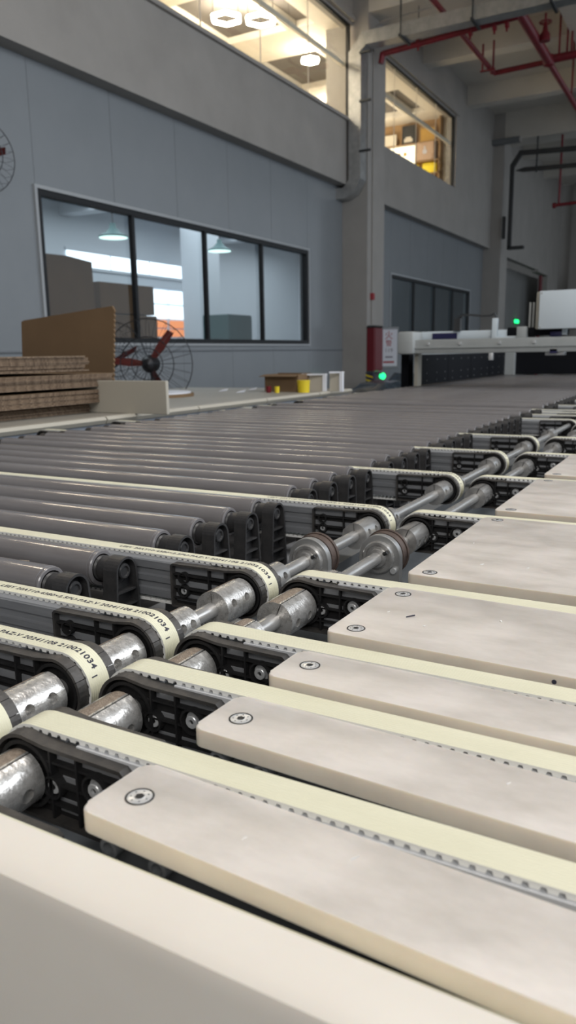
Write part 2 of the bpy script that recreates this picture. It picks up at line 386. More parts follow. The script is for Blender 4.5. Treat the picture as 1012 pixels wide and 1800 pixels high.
def highbay(loc, label):
    t = thing('high_bay_lamp', label, 'lamp', loc, 0, 'high bay lamps behind the left window')
    obj('shade', B().lathe((0, 0, 0), (0, 0, 1), [(0, .30), (.03, .30), (.10, .16), (.2, .07), (.28, .06), (.28, 0)], 24), 'teal', t)
    obj('light_disc', B().cyl((0, 0, -.01), (0, 0, 0), .29, 24), 'glow_lamp', t)
    obj('hanging_rod', B().cyl((0, 0, .28), (0, 0, 3.7-loc[2]), .012, 6), 'frame_black', t)
highbay((-11.2, 12.7, 2.40), 'teal high bay lamp seen through the left pane of the big window')
highbay((-11.5, 17.05, 2.60), 'high bay lamp seen through the third pane of the big window')
def carton(name, x0, x1, y0, y1, z0, z1, label, cat='box'):
    t = thing(name, label, cat, ((x0+x1)/2, (y0+y1)/2, z0)); hx, hy, h_ = (x1-x0)/2, (y1-y0)/2, z1-z0
    obj('carton_body', B().box(-hx, hx, -hy, hy, 0, h_).bevel(.006, 1), 'carton_brown', t)
    obj('top_flap', B().box(-hx, -.004, -hy+.004, hy-.004, h_, h_+.006), 'cardboard', t)
    obj('top_flap', B().box(.004, hx, -hy+.004, hy-.004, h_, h_+.006), 'cardboard', t)
    obj('packing_tape', B().box(-.03, .03, -hy-.001, hy+.001, h_*.7, h_+.008), 'poster_tan', t)
    return t
t = thing('workbench', 'low dark bench carrying cartons behind the left window', 'bench', (-7.6, 8.6, FZ))
obj('bench_top', bx(-.6, .6, -1.7, .9, 1.24, 1.30), 'dark_steel', t)
for sx in (-.55, .5):
    for sy in (-1.65, .8): obj('leg', bx(sx, sx+.05, sy, sy+.05, 0, 1.24), 'dark_steel', t)
carton('cardboard_box', -8.1, -7.4, 8.03, 9.25, .11, .56, 'wide cardboard box behind the window, the lower of two stacked')
carton('cardboard_box', -8.1, -7.4, 8.06, 9.2, .58, .98, 'wide cardboard box with a pale label behind the window, the upper of two')
t = thing('cardboard_sheet', 'tall brown cardboard sheet standing behind the left pane', 'cardboard', (-7.45, 7.0, .11), 0)
obj('sheet', B().prism([(0, 0, 0), (0, 1.0, 0), (0, .99, 1.12), (0, .55, 1.16), (0, .1, 1.15), (0, .0, 1.14)], (-.012, 0, 0)).box(-.016, -.012, .3, .31, 0, 1.1), ['carton_brown'], t)
t = thing('teal_cabinet', 'small teal cabinet standing behind the third pane of the big window', 'cabinet', (-8.6, 12.95, FZ))
obj('body', B().box(-.3, .3, -.42, .42, 0, 1.94).bevel(.01, 1), 'teal', t); obj('door', bx(.3, .315, -.4, .4, .05, 1.9), 'teal', t)
obj('door_handle', bx(.315, .335, .3, .33, 1.3, 1.45), 'zinc', t)

# ducts, pipes and cable trays
t = thing('cable_duct', 'galvanized rectangular cable duct climbing the corner by the column and crossing the hall', 'duct', (0, 0, 0))
obj('vertical_section', bx(-6.05, -5.82, 13.12, 13.38, 3.0, 5.05), 'galvanized', t)
obj('bend', B().prism([(-6.05, 13.12, 5.05), (-5.82, 13.12, 5.05), (-5.72, 13.12, 5.12), (-5.72, 13.12, 5.33), (-5.80, 13.12, 5.33)], (0, .26, 0)), 'galvanized', t)
obj('crossing_section', bx(-5.72, 3.5, 13.12, 13.38, 5.12, 5.33), 'galvanized', t)
obj('lower_bend', B().prism([(-6.05, 13.12, 3.0), (-5.82, 13.12, 3.0), (-5.95, 13.12, 2.78), (-6.12, 13.12, 2.70), (-6.30, 13.12, 2.70), (-6.30, 13.12, 2.88), (-6.15, 13.12, 2.88)], (0, .26, 0)), 'galvanized', t)
for z in (3.42, 4.22, 4.98): obj('bracket', bx(-5.83, -5.62, 13.08, 13.12, z, z+.035), 'dark_steel', t)
for x in (-5.1, -3.9, -2.7): obj('bracket', B().box(x, x+.04, 13.0, 13.48, 5.085, 5.12).cyl((x+.02, 13.06, 5.1), (x+.02, 13.06, 5.72 if x > -2.95 else CZ-.002), .014, 8), 'dark_steel', t)
t = thing('electrical_conduit', 'thin pale conduit running down the near column to the fire cabinet', 'conduit', (-5.8, 13.6, FZ))
obj('pipe', B().tube([(.015, 0, .85+.84), (.015, 0, 6.6), (.06, 0, 6.74), (.2, 0, 6.80), (1.2, 0, 6.84)], .012, 8), 'plaster', t)
obj('junction_box', bx(0, .05, -.05, .05, 2.14, 2.26), 'ink_red', t)
def elbow(q, p, r): q.lathe(Vector(p)+Vector((0, 0, -r)), (0, 0, 1), [(0, 0), (r*.3, r*.8), (r, r), (r*1.7, r*.8), (2*r, 0)], 14)
t = thing('fire_pipe', 'red pipe crossing the hall just under the galvanized duct', 'pipe', (0, 0, 5.0))
q = B().cyl((-5.62, 13.62, .10), (-3.30, 13.62, .22), .05, 14).cyl((-5.62, 13.62, .12), (-5.66, 13.62, -.05), .05, 14); obj('pipe', q, 'red_pipe', t)
for x in (-5.0, -4.1, -3.7, -3.5): obj('pipe_clamp', B().cyl((x, 13.62, .14), (x+.05, 13.62, .143), .066, 12).box(x+.01, x+.04, 13.61, 13.63, .03, .1), 'red_pipe', t)
for x in (-5.0, -3.7): obj('hanger_rod', B().cyl((x+.025, 13.62, .15), (x+.025, 13.62, 1.45), .008, 6), 'dark_steel', t)
PZ = 5.3
t = thing('fire_pipe', 'thick red main pipe running away overhead at the upper right', 'pipe', (0, 0, PZ))
q = B().cyl((-3.30, 13.55, 0), (-3.30, 16.2, 0), .085, 16); elbow(q, (-3.3, 16.1, 0), .12); obj('pipe', q, 'red_pipe', t)
obj('pipe', B().cyl((-3.30, 16.2, -.02), (-3.30, 19.9, -.02), .055, 14).cyl((-3.3, 19.9, 0), (-3.3, 19.9, -.14), .06, 12), 'red_pipe', t)
obj('pipe', B().cyl((-3.3, 16.1, .02), (1.5, 16.1, .02), .07, 14), 'red_pipe', t)
obj('pipe', B().cyl((-4.46, 16.62, .13), (1.5, 16.2, .13), .05, 14), 'red_pipe', t)
for (x, y_) in [(-3.12, 16.1), (-2.98, 16.1), (-2.9, 16.1), (-3.3, 18.6)]:
    obj('hanger_rod', B().cyl((x, y_, .0), (x, y_, 1.15), .02, 8), 'red_pipe', t)
vv = obj('valve', B().lathe((-3.15, 14.95, -.06), (0, 0, 1), [(0, 0), (0, .09), (.1, .09), (.16, .05), (.3, .03), (.3, 0)], 14), 'red_pipe', t)
pts = [Vector((-3.15+.10*cos(a), 14.95+.10*sin(a), .24)) for a in [k*pi/6 for k in range(13)]]
obj('hand_wheel', B().tube(pts, .013, 6).tube([(-3.25, 14.95, .24), (-3.05, 14.95, .24)], .009, 6).tube([(-3.15, 14.85, .24), (-3.15, 15.05, .24)], .009, 6).cyl((-3.15, 14.95, .2), (-3.15, 14.95, .38), .02, 8), 'red_pipe', vv)
t = thing('fire_pipe', 'thinner red sprinkler branch left of the main pipe with two upright stubs', 'pipe', (0, 0, PZ))
q = B().cyl((-4.46, 11.7, .13), (-4.46, 16.55, .13), .048, 14); elbow(q, (-4.46, 16.5, .13), .06); obj('pipe', q, 'red_pipe', t)
for (x, y_, h_) in [(-4.58, 16.2, .55), (-4.37, 16.2, .58)]: obj('hanger_rod', B().cyl((x, y_, .08), (x, y_, h_), .02, 8), 'red_pipe', t)
obj('pipe_clamp', bx(-4.62, -4.33, 16.18, 16.22, .05, .08), 'red_pipe', t)
t = thing('fire_pipe', 'short red pipe with one hanger far down the hall', 'pipe', (-4.35, 23.2, 3.93))
obj('pipe', B().cyl((-.05, 0, -.02), (2.5, 0, .05), .045, 12), 'red_pipe', t); obj('hanger_rod', B().cyl((.06, 0, 0), (.06, 0, 1.82), .03, 8), 'red_pipe', t)
obj('pipe_flange', B().cyl((-.1, 0, -.025), (-.02, 0, -.02), .075, 12), 'red_pipe', t)
t = thing('fire_riser', 'red riser pipe on the far wall above the white machine box', 'pipe', (-6.25, 31.0, FZ))
obj('pipe', B().cyl((0, 0, 0), (0, 0, 4.0), .07, 10), 'red_box', t); obj('wall_clip', bx(-.1, .1, -.09, -.06, 2.2, 2.26), 'dark_steel', t)
t = thing('black_cable_tray', 'black cable tray bending off the second column and crossing the hall', 'cable tray', (0, 22.9, 0))
q = B().prism([(-5.60, 0, 2.85), (-5.50, 0, 2.85), (-5.50, 0, 4.98), (-5.30, 0, 5.28), (-3.0, 0, 5.16), (-3.0, 0, 5.28), (-5.36, 0, 5.40), (-5.60, 0, 5.05)], (0, .12, 0)); obj('tray', q, 'dark_steel', t)
obj('lower_tray', B().prism([(-5.5, .2, 4.93), (-5.3, .2, 4.88), (-3.0, .2, 4.80), (-3.0, .2, 4.90), (-5.25, .2, 4.99)], (0, .1, 0)), 'dark_steel', t)
obj('tray_outlet', bx(-5.6, -5.15, 0, .2, 2.80, 2.88), 'dark_steel', t)
obj('hanger_rod', B().cyl((-4.9, .1, 4.8), (-4.9, .1, 5.72), .025, 6), 'dark_steel', t); obj('switch_box', bx(-5.75, -5.68, -.02, .1, 3.1, 3.7), 'dark_steel', t)
t = thing('light_fixture', 'long grey strip lamp mounted at the top of the second column', 'lamp', (-5.85, 22.85, 5.60))
obj('housing', B().box(-.5, .5, -.08, .08, 0, .14).bevel(.01, 1), 'frame_metal', t); obj('end_cap', bx(.5, .53, -.08, .08, 0, .14), 'plaster', t)

# wall fan, top left
def fan(name, loc, r, facing, label, wall_mount=False, blades=3, phase=.3):
    t = thing(name, label, 'fan', loc, facing)     # fan looks along local +X
    q = B(); n = 28
    for k in range(n):
        a = 2*pi*k/n; ca, sa = cos(a), sin(a)
        q.tube([(.11, .05*ca, .05*sa), (.13, r*.6*ca, r*.6*sa), (.07, r*ca, r*sa), (-.05, r*.93*ca, r*.93*sa), (-.09, .08*ca, .08*sa)], .0016, 4)
    for rr, x in ((r, .07), (r*.6, .13), (r*.35, .125)):
        q.tube([(x, rr*cos(2*pi*k/32), rr*sin(2*pi*k/32)) for k in range(33)], .004, 5)
    obj('guard', q, 'fan_wire', t)
    for k in range(blades):
        a = phase+2*pi*k/blades; ca, sa = cos(a), sin(a); pp = []
        for (rr, wd) in ((.06, .02), (r*.45, .032), (r*.88, .026)):
            pp += [((-.02, rr*ca-wd*sa*-1, rr*sa-wd*ca), (.03, rr*ca-wd*sa, rr*sa+wd*ca))]
        q = B()
        for i in range(2):
            a0, b0 = pp[i]; a1, b1 = pp[i+1]
            q.prism([a0, b0, b1, a1], (.004, 0, 0))
        obj('blade', q, 'fan_red', t)
    obj('hub', B().lathe((-.12, 0, 0), (1, 0, 0), [(0, 0), (0, .07), (.1, .075), (.15, .05), (.2, .045), (.22, 0)], 18), 'fan_wire', t)
    if wall_mount:
        obj('wall_arm', B().tube([(-.1, 0, 0), (-.3, 0, -.1)], .025, 8), 'fan_wire', t)
    else:
        h_ = loc[2]-FZ
        obj('stand', B().cyl((-.12, 0, -.02), (-.12, 0, -h_+.04), .02, 10).cyl((-.12, 0, -h_), (-.12, 0, -h_+.04), .25, 20, .2), 'fan_wire', t)
    return t
fan('wall_fan', (-5.96, 5.0, 1.76), .33, radians(-20), 'dark wire cage of a wall fan cut off at the left edge', True)
fan('floor_fan', (-4.1, 5.0, -.07), .36, radians(-60), 'round floor fan with dark red blades facing out, below the window', phase=.95)
fan('floor_fan', (-4.85, 5.35, -.06), .36, radians(-15), 'round floor fan with red blades half hidden behind the cardboard', phase=.4)

# ---------------------------------------------------------------- side table and its load
TX0, TX1, TY0, TY1, TZ = -4.0, -2.45, 1.2, 5.35, -.275
t = thing('packing_table', 'long cream topped side table along the left end of the rollers', 'table', ((TX0+TX1)/2, (TY0+TY1)/2, FZ))
hx, hy = (TX1-TX0)/2, (TY1-TY0)/2; th = TZ-FZ
obj('table_top', B().box(-hx, hx-.03, -hy, hy, th-.012, th), 'table_top', t)
yy = -hy
while yy < hy-.01:
    ye = min(yy+.72, hy)
    ed = B().prism([(hx-.03, yy+.004, th-.03), (hx+.01, yy+.004, th-.03), (hx+.022, yy+.004, th-.012), (hx+.012, yy+.004, th+.002), (hx-.03, yy+.004, th+.002)], (0, ye-yy-.008, 0))
    e = obj('edge_strip', ed, 'table_edge', t)
    yy = ye
obj('side_rail', B().box(hx-.03, hx, -hy, hy, th-.10, th-.03).box(hx, hx+.006, -hy, hy, th-.06, th-.045), 'table_side', t)
for sx in (-hx+.02, hx-.09):
    for sy in (-hy+.1, 0, hy-.2): obj('leg', bx(sx, sx+.06, sy, sy+.06, 0, th-.1), 'frame_metal', t)
# stack of corrugated sheets
z = TZ+.001; k = 0
bundles = [(5, .30, .0), (8, .06, .012), (8, .03, .016), (9, -.1, .016)]
for bi, (n, dy, gap) in enumerate(bundles):
    z += gap*.9
    for i in range(n):
        k += 1; th_ = .0075; j = random.uniform(-.007, .007); dyy = dy+random.uniform(-.02, .02)+(.05 if bi < 3 else 0)
        if bi == 0 and i > 2: dyy += .12
        tl = radians(random.uniform(-.25, .25))
        y1 = 2.87+dyy; x1 = -2.66+j+(0 if bi else -.06)
        t = thing('corrugated_sheet', f'brown corrugated cardboard sheet lying {nth(k)} from the bottom of the stack on the side table', 'cardboard', ((x1-3.6)/2, (1.5+y1)/2, z), tl, 'stacked corrugated sheets')
        wx, wy = (x1+3.6)/2, (y1-1.5)/2
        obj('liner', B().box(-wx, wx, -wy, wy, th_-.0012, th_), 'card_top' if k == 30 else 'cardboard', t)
        obj('fluted_core', B().box(-wx+.001, wx-.001, -wy+.001, wy-.001, 0, th_-.0012), 'card_edge', t)
        z += th_+.0004
# sheet leaning behind the stack
t = thing('cardboard_sheet', 'brown corrugated sheet standing upright behind the stack, right edge jagged', 'cardboard', (-3.14, 3.15, TZ+.002))
pts = [(-.40, 0, 0), (.285, 0, 0)]
for i in range(41): pts.append((.285+.05*i/40+(.008 if i % 2 else 0), .0, .52*(i+.5)/41))
pts += [(.325, 0, .530), (-.34, 0, .478), (-.36, 0, .47)]
obj('sheet', B().prism(pts, (0, .01, 0)), 'cardboard', t)
obj('fold_crease', bx(-.3, .28, -.001, 0, .02, .023), 'card_edge', t)
t = tag(obj('guide_plate', B().box(-2.95, -2.24, 2.84, 2.86, TZ+.001, -.118).bevel(.002, 1), 'table_edge'), 'low cream board standing on edge beside the cardboard stack', 'board')
t = thing('cardboard_disc', 'flat brown packing pad with a pale top lying beside the fans', 'pad', (-3.35, 4.1, TZ))
obj('pad', B().cyl((0, 0, 0), (0, 0, .02), .28, 24), 'cardboard', t); obj('cover', B().cyl((0, 0, .02), (0, 0, .03), .26, 24), 'white_tray', t)
# clutter at the far end of the table
t = thing('cardboard_box', 'open brown cardboard box on the far end of the side table', 'box', (-2.76, 4.95, TZ))
obj('front_side', bx(-.15, .13, -.1, -.094, 0, .12), 'cardboard', t); obj('back_side', bx(-.15, .13, .094, .1, 0, .13), 'cardboard', t)
obj('left_side', bx(-.15, -.144, -.094, .094, 0, .125), 'cardboard', t); obj('right_side', bx(.124, .13, -.094, .094, 0, .125), 'cardboard', t)
obj('flap', B().prism([(-.15, -.1, .12), (.13, -.1, .12), (.14, -.16, .11), (-.16, -.16, .11)], (0, 0, .004)), 'cardboard', t)
for i, (x0, x1, sl, lab) in enumerate([(-2.565, -2.50, 0, 'white framed tray leaning behind the yellow tub'), (-2.50, -2.485, 0, '')]):
    pass
for i, (xc, wd, hh, lab) in enumerate([(-2.63, .20, .125, 'wide white tray leaning behind the yellow tub'), (-2.45, .11, .14, 'narrow white tray standing rightmost on the table end')]):
    t = thing('white_tray', lab, 'tray', (xc+.06, 4.98, TZ))
    obj('tray_panel', B().prism([(-wd/2, 0, 0), (wd/2, 0, 0), (wd/2-.02, .05, hh), (-wd/2-.02, .05, hh)], (0, .006, 0)), 'table_edge', t)
    obj('tray_rim', B().prism([(-wd/2, -.004, hh-.012), (wd/2-.02, .04, hh-.012), (wd/2-.02, .04, hh), (-wd/2, -.004, hh)], (0, .02, 0)).prism([(wd/2-.022, -.02, 0), (wd/2+.004, -.02, 0), (wd/2-.02, .03, hh), (wd/2-.045, .03, hh)], (0, .02, 0)), 'white_tray', t)
def tub(name, x, y_, r, h_, m_, label):
    t = thing(name, label, 'tub', (x, y_, TZ))
    obj('tub_body', B().lathe((0, 0, 0), (0, 0, 1), [(0, 0), (0, r*.9), (h_*.9, r)], 20), m_, t); obj('tub_lid', B().lathe((0, 0, h_*.9), (0, 0, 1), [(0, r*1.04), (h_*.1, r*1.04), (h_*.1, 0)], 20), m_, t)
tub('yellow_tub', -2.56, 4.80, .045, .085, 'yellow', 'bright yellow tub in front of the white trays')
tub('yellow_tub', -2.72, 4.70, .018, .045, 'yellow', 'tiny yellow pot in front of the cardboard box')
tub('red_pot', -2.80, 4.72, .018, .045, 'red_box', 'tiny dark red pot left of the tiny yellow pot')
for i, (x, y_) in enumerate([(-3.0, 4.6), (-3.25, 4.75), (-3.12, 4.95)]):
    t = tag(obj('plastic_scrap', B().prism([(0, 0, 0), (.06, .01, .005), (.05, .05, .018), (.01, .04, .01)], (0, 0, .004)), 'white_tray', loc=(x, y_, TZ+.001)), 'small crumpled scrap of clear film on the side table, '+['nearest the camera', 'farthest left', 'farthest back'][i], 'scrap', 'film scraps on the side table')

# ---------------------------------------------------------------- fire cabinet, sign, post
t = thing('fire_hose_cabinet', 'dark red fire cabinet fixed to the foot of the near column', 'cabinet', (-5.8, 13.55, -.36))
obj('cabinet_body', B().box(0, .16, -.16, .24, 0, .80).bevel(.01, 1), 'red_box', t); obj('cabinet_door', bx(.16, .17, -.14, .22, .03, .77), 'red_box', t)
obj('cabinet_top', B().prism([(0, -.17, .80), (.18, -.17, .80), (.15, -.13, .84), (0, -.13, .84)], (0, .38, 0)), 'dark_steel', t)
def text(s, size, m_, parent, loc, rot, name='lettering', sx=1):
    cu_ = bpy.data.curves.new('t', 'FONT'); cu_.body = s; cu_.size = size; cu_.align_x = 'CENTER'; cu_.align_y = 'CENTER'; cu_.extrude = .001
    tmp = bpy.data.objects.new('t', cu_); C.objects.link(tmp); dg = bpy.context.evaluated_depsgraph_get()
    me = bpy.data.meshes.new_from_object(tmp.evaluated_get(dg)); bpy.data.objects.remove(tmp)
    me.materials.clear(); me.materials.append(MATS[m_]); me.name = name
    o = bpy.data.objects.new(name, me); C.objects.link(o); o.parent = parent; o.location = loc; o.rotation_euler = rot; o.scale = (sx, 1, 1)
    return o
SR = radians(38)
t = thing('fire_sign', 'white sign box with red and grey characters beside the red cabinet', 'sign', (-5.70, 14.12, -.33), SR)
obj('sign_box', B().box(-.16, .25, 0, .10, 0, .80).bevel(.008, 1), 'frame_metal', t); obj('sign_face', bx(-.12, .22, -.006, 0, .05, .75), 'sign_white', t)
text('火', .17, 'ink_red', t, (.05, -.008, .63), (pi/2, 0, 0)); text('警', .13, 'ink_red', t, (.05, -.008, .48), (pi/2, 0, 0))
text('119', .11, 'ink_grey', t, (.05, -.008, .35), (pi/2, 0, 0)); obj('red_bar', bx(-.06, .16, -.009, -.006, .11, .145), 'ink_red', t); obj('grey_bar', bx(-.02, .13, -.009, -.006, .21, .24), 'ink_grey', t)
t = thing('striped_post', 'black and yellow striped guard post at the foot of the column', 'post', (-5.55, 13.0, FZ))
obj('post', bx(-.07, .07, -.05, .05, 0, .83), 'ink_black', t)
for k in range(3): obj('stripe', B().prism([(-.071, -.052, .60+k*.08), (.071, -.052, .56+k*.08), (.071, -.052, .59+k*.08), (-.071, -.052, .63+k*.08)], (0, .003, 0)), 'yellow', t)
t = thing('indicator_light', 'small round green light glowing below the fire cabinet', 'light', (-5.62, 13.75, -.52))
obj('lens', B().lathe((0, 0, .06), (.6, -.8, 0), [(0, .065), (.03, .05), (.045, 0)], 16), 'glow_green', t); obj('lamp_housing', bx(-.18, -.0, -.03, .1, -.1, .14), 'frame_metal', t)
t = thing('exit_sign', 'green glowing exit light in the dark recess behind the machine', 'sign', (-6.88, 30, 1.03))
obj('lit_panel', B().box(0, .06, -.28, .28, -.06, .08).bevel(.03, 2), 'glow_green', t); obj('backplate', bx(-.02, 0, -.3, .3, -.1, .12), 'dark_steel', t)
# plastic wrapped bundles behind the table end
def wrapped(x, y_, sx, sy, h_, label, seed):
    rnd = random.Random(seed); t = thing('wrapped_bundle', label, 'bundle', (x, y_, FZ)); q = B(); n = 14; m_ = 8; rows = []
    for j in range(m_+1):
        f = j/m_; row = []
        for i in range(n):
            a = 2*pi*i/n; k_ = (1-.5*max(0, f-.75)*4) * (1+rnd.uniform(-.09, .09))
            ca, sa = cos(a), sin(a); s_ = 1/max(abs(ca), abs(sa))**.7
            row.append(q.bm.verts.new((sx*ca*s_*k_, sy*sa*s_*k_, .12+(h_-.12)*f+rnd.uniform(-.02, .02))))
        rows.append(row)
    for j in range(m_):
        for i in range(n): q.face((rows[j][i], rows[j][(i+1) % n], rows[j+1][(i+1) % n], rows[j+1][i]))
    q.face(rows[-1]); q.face(rows[0][::-1])
    obj('plastic_wrapping', q, 'plastic_wrap', t)
    obj('pallet', B().box(-sx, sx, -sy, -sy+.1, 0, .1).box(-sx, sx, -.05, .05, 0, .1).box(-sx, sx, sy-.1, sy, 0, .1).box(-sx, sx, -sy, sy, .1, .12), 'wood_shelf', t)
wrapped(-3.55, 8.6, .42, .5, .83, 'lower crumpled bundle in dark blue plastic film nearest the side table', 3)
wrapped(-3.75, 10.3, .45, .45, .88, 'crumpled plastic wrapped bundle farther back towards the fire sign', 5)
wrapped(-2.85, 7.72, .22, .30, .79, 'crumpled plastic wrapped bundle beside the machine corner post', 8)

# ---------------------------------------------------------------- gantry machine
t = thing('gantry_machine', 'pale grey gantry machine with black side screens straddling the rollers', 'machine', (-1, 5.9, FZ))
gz = -FZ
def gb(n, x0, x1, y0, y1, z0, z1, m_, bev=0):
    q = B().box(x0+1, x1+1, y0-5.9, y1-5.9, z0+gz, z1+gz)
    if bev: q.bevel(bev, 2)
    return obj(n, q, m_, t)
gb('front_beam', -2.19, 1.0, 5.80, 5.92, -.02, .085, 'machine_grey', .006)
gb('front_beam_rail', -2.17, 1.0, 5.79, 5.80, .02, .03, 'machine_grey')
e = gb('end_housing', -2.235, -2.10, 5.76, 6.02, -.025, .150, 'machine_grey', .02)
gb('upper_beam', -2.12, -1.42, 5.98, 6.16, .085, .15, 'machine_white', .008)
gb('blue_label', -2.02, -1.82, 5.972, 5.98, .09, .135, 'label_blue')
for x in (-2.0, -1.75, -1.45, -1.2): gb('bolt_head', x, x+.018, 5.785, 5.80, .045, .063, 'zinc')
gb('corner_post', -2.125, -2.095, 5.86, 5.95, -.275, -.02, 'machine_beige')
gb('rear_post', -2.30, -2.235, 6.03, 6.14, FZ, .05, 'curtain_black')
gb('rear_post', -2.30, -2.235, 8.72, 8.86, FZ, .05, 'curtain_black')
gb('side_beam', -2.30, -2.235, 6.14, 8.72, -.03, .05, 'machine_grey')
for k in range(4):
    y0 = 5.97+k*.7; s_ = gb('side_screen', -2.14, -2.10, y0, y0+.69, -.27, -.03, 'curtain_black')
    for yy in (.12, .38, .6):
        for zz in (-.24, -.18, -.07): obj('rivet', B().cyl((-1.10, y0+yy-5.9, zz+gz), (-1.096, y0+yy-5.9, zz+gz), .005, 8), 'frame_metal', s_)
gb('back_post', -2.10, -2.0, 8.72, 8.86, -.275, .0, 'machine_grey')
for k in range(3): gb('back_screen', -2.0+k*1.0, -1.01+k*1.0, 8.8, 8.84, -.27, .0, 'curtain_black')
gb('back_beam', -2.1, 1.0, 8.76, 8.88, .0, .1, 'machine_grey')
gb('top_plate', -1.50, -1.3, 5.9, 6.1, .085, .10, 'machine_white')
gb('chain_bracket', -1.535, -1.495, 5.92, 5.96, .085, .235, 'machine_white', .004)
ch = B()
cp = [(-1.80, .16), (-1.81, .24), (-1.78, .262), (-1.70, .258), (-1.62, .248), (-1.56, .25), (-1.53, .262), (-1.515, .24)]
for i in range(len(cp)-1): ch.prism([(cp[i][0]+1, .05, cp[i][1]+gz), (cp[i+1][0]+1, .05, cp[i+1][1]+gz), (cp[i+1][0]+1, .05, cp[i+1][1]+.014+gz), (cp[i][0]+1, .05, cp[i][1]+.014+gz)], (0, .04, 0))
obj('cable_chain', ch, 'dark_steel', t)
gb('chain_block', -1.84, -1.79, 5.95, 6.0, .15, .245, 'dark_steel')
gb('motor_cover', -1.43, -1.30, 5.96, 6.08, .10, .165, 'curtain_black', .01)
gb('carriage_plate', -1.33, -1.26, 5.84, 5.9, .085, .165, 'machine_grey', .004)
gb('carriage', -1.26, -1.0, 5.92, 6.1, .10, .16, 'curtain_black', .01)
gb('blue_motor', -1.10, -1.02, 5.88, 5.92, .085, .125, 'label_blue', .005)
gb('tool_head', -1.12, -.99, 5.84, 5.95, -.045, -.015, 'zinc', .004); gb('sensor', -1.52, -1.49, 5.8, 5.84, -.075, -.02, 'zinc', .004)
gb('blue_fitting', -1.08, -1.03, 5.80, 5.84, -.03, .0, 'label_blue')
for x in (-1.27, -1.245): gb('guide_rod', x, x+.012, 5.95, 5.962, .16, .34, 'machine_grey')
gb('box_foot', -1.02, -.99, 5.9, 5.95, .10, .145, 'machine_white')
bxo = gb('control_box', -1.20, -.60, 5.84, 6.25, .142, .405, 'machine_beige', .01)
fc = gb('control_box_cover', -1.172, -.60, 5.81, 5.84, .142, .408, 'machine_white', .006)
for x, zz in ((-1.158, .392), (-1.158, .156)): obj('cover_screw', B().cyl((x+1, -.093, zz+gz), (x+1, -.09, zz+gz), .007, 10), 'zinc', fc)

# ---------------------------------------------------------------- conveyor: frame and tray
t = thing('conveyor_chassis', 'dark steel chassis and grey drip tray under the belts and rollers', 'frame', (-1, 4, FZ))
def fb(n, x0, x1, y0, y1, z0, z1, m_): return obj(n, B().box(x0+1, x1+1, y0-4, y1-4, z0-FZ, z1-FZ), m_, t)
fb('tray', -.74, .8, -.05, 5.5, -.47, -.465, 'tray')
fb('cross_beam', -.69, -.61, .29, 9.2, -.465, -.40, 'frame_metal'); fb('cross_beam', -.41, -.34, .29, 9.2, -.465, -.40, 'tray')
fb('foot_rail', -.82, -.72, .2, 9.2, -.46, -.4245, 'profile_metal'); fb('foot_rail', -2.33, -2.24, .6, 9.2, -.46, -.4245, 'profile_metal')
fb('under_tray', -2.33, -.82, .2, 9.2, -.50, -.46, 'roller_black')
for x in (-2.25, -.7, .6):
    for y_ in (.4, 3.0, 6.5, 9.0): fb('leg', x, x+.08, y_, y_+.08, FZ, -.47 if x > -2 else -.50, 'frame_metal')

# ---------------------------------------------------------------- belt units
R = .0375; SHZ = -.3275; XL, XR = -.552, -.458; BW = .027
def loop_pt(s, Ls, off):      # closed stadium path; s=0 at the nose top, going away; returns x,z (nose at x=0, body to -x)
    per = 2*Ls+2*pi*R; s %= per
    if s < Ls: return (-s, R-off)
    s -= Ls
    if s < pi*R: a = pi/2+s/R; return (-Ls+(R-off)*cos(a), (R-off)*sin(a))
    s -= pi*R
    if s < Ls: return (-Ls+s, -(R-off))
    s -= Ls; a = -pi/2+s/R; return ((R-off)*cos(a), (R-off)*sin(a))
def belt_mesh(Ls, sx):
    per = 2*Ls+2*pi*R; n = round(per/.01); p = per/n; t1, t2 = .0020, .0046
    S = []
    for i in range(n):
        for f, o in ((.02, t1), (.12, t2), (.64, t2), (.74, t1)): S.append(((i+f)*p, o))
    q = B(); v = []
    for s, o in S:
        xo, zo = loop_pt(s, Ls, 0); xi, zi = loop_pt(s, Ls, o)
        v.append([q.bm.verts.new((sx*xo, -BW/2, zo)), q.bm.verts.new((sx*xo, BW/2, zo)), q.bm.verts.new((sx*xi, BW/2, zi)), q.bm.verts.new((sx*xi, -BW/2, zi))])
    m_ = len(v)
    for i in range(m_):
        a, b = v[i], v[(i+1) % m_]
        q.face((a[0], b[0], b[1], a[1]), 0); q.face((a[1], b[1], b[2], a[2]), 1); q.face((a[2], b[2], b[3], a[3]), 1); q.face((a[3], b[3], b[0], a[0]), 1)
    return q.data(['belt_top', 'belt_side'], 30)
def offs(pts, d):
    out = []; n = len(pts)
    for i in range(n):
        p0, p1, p2 = Vector(pts[i-1]), Vector(pts[i]), Vector(pts[(i+1) % n])
        e1 = (p1-p0).normalized(); e2 = (p2-p1).normalized(); n1 = Vector((-e1.y, e1.x)); n2 = Vector((-e2.y, e2.x))
        b = (n1+n2).normalized(); out.append(p1+b*d/max(.3, b.dot(n1)))
    return out
RP = .0350
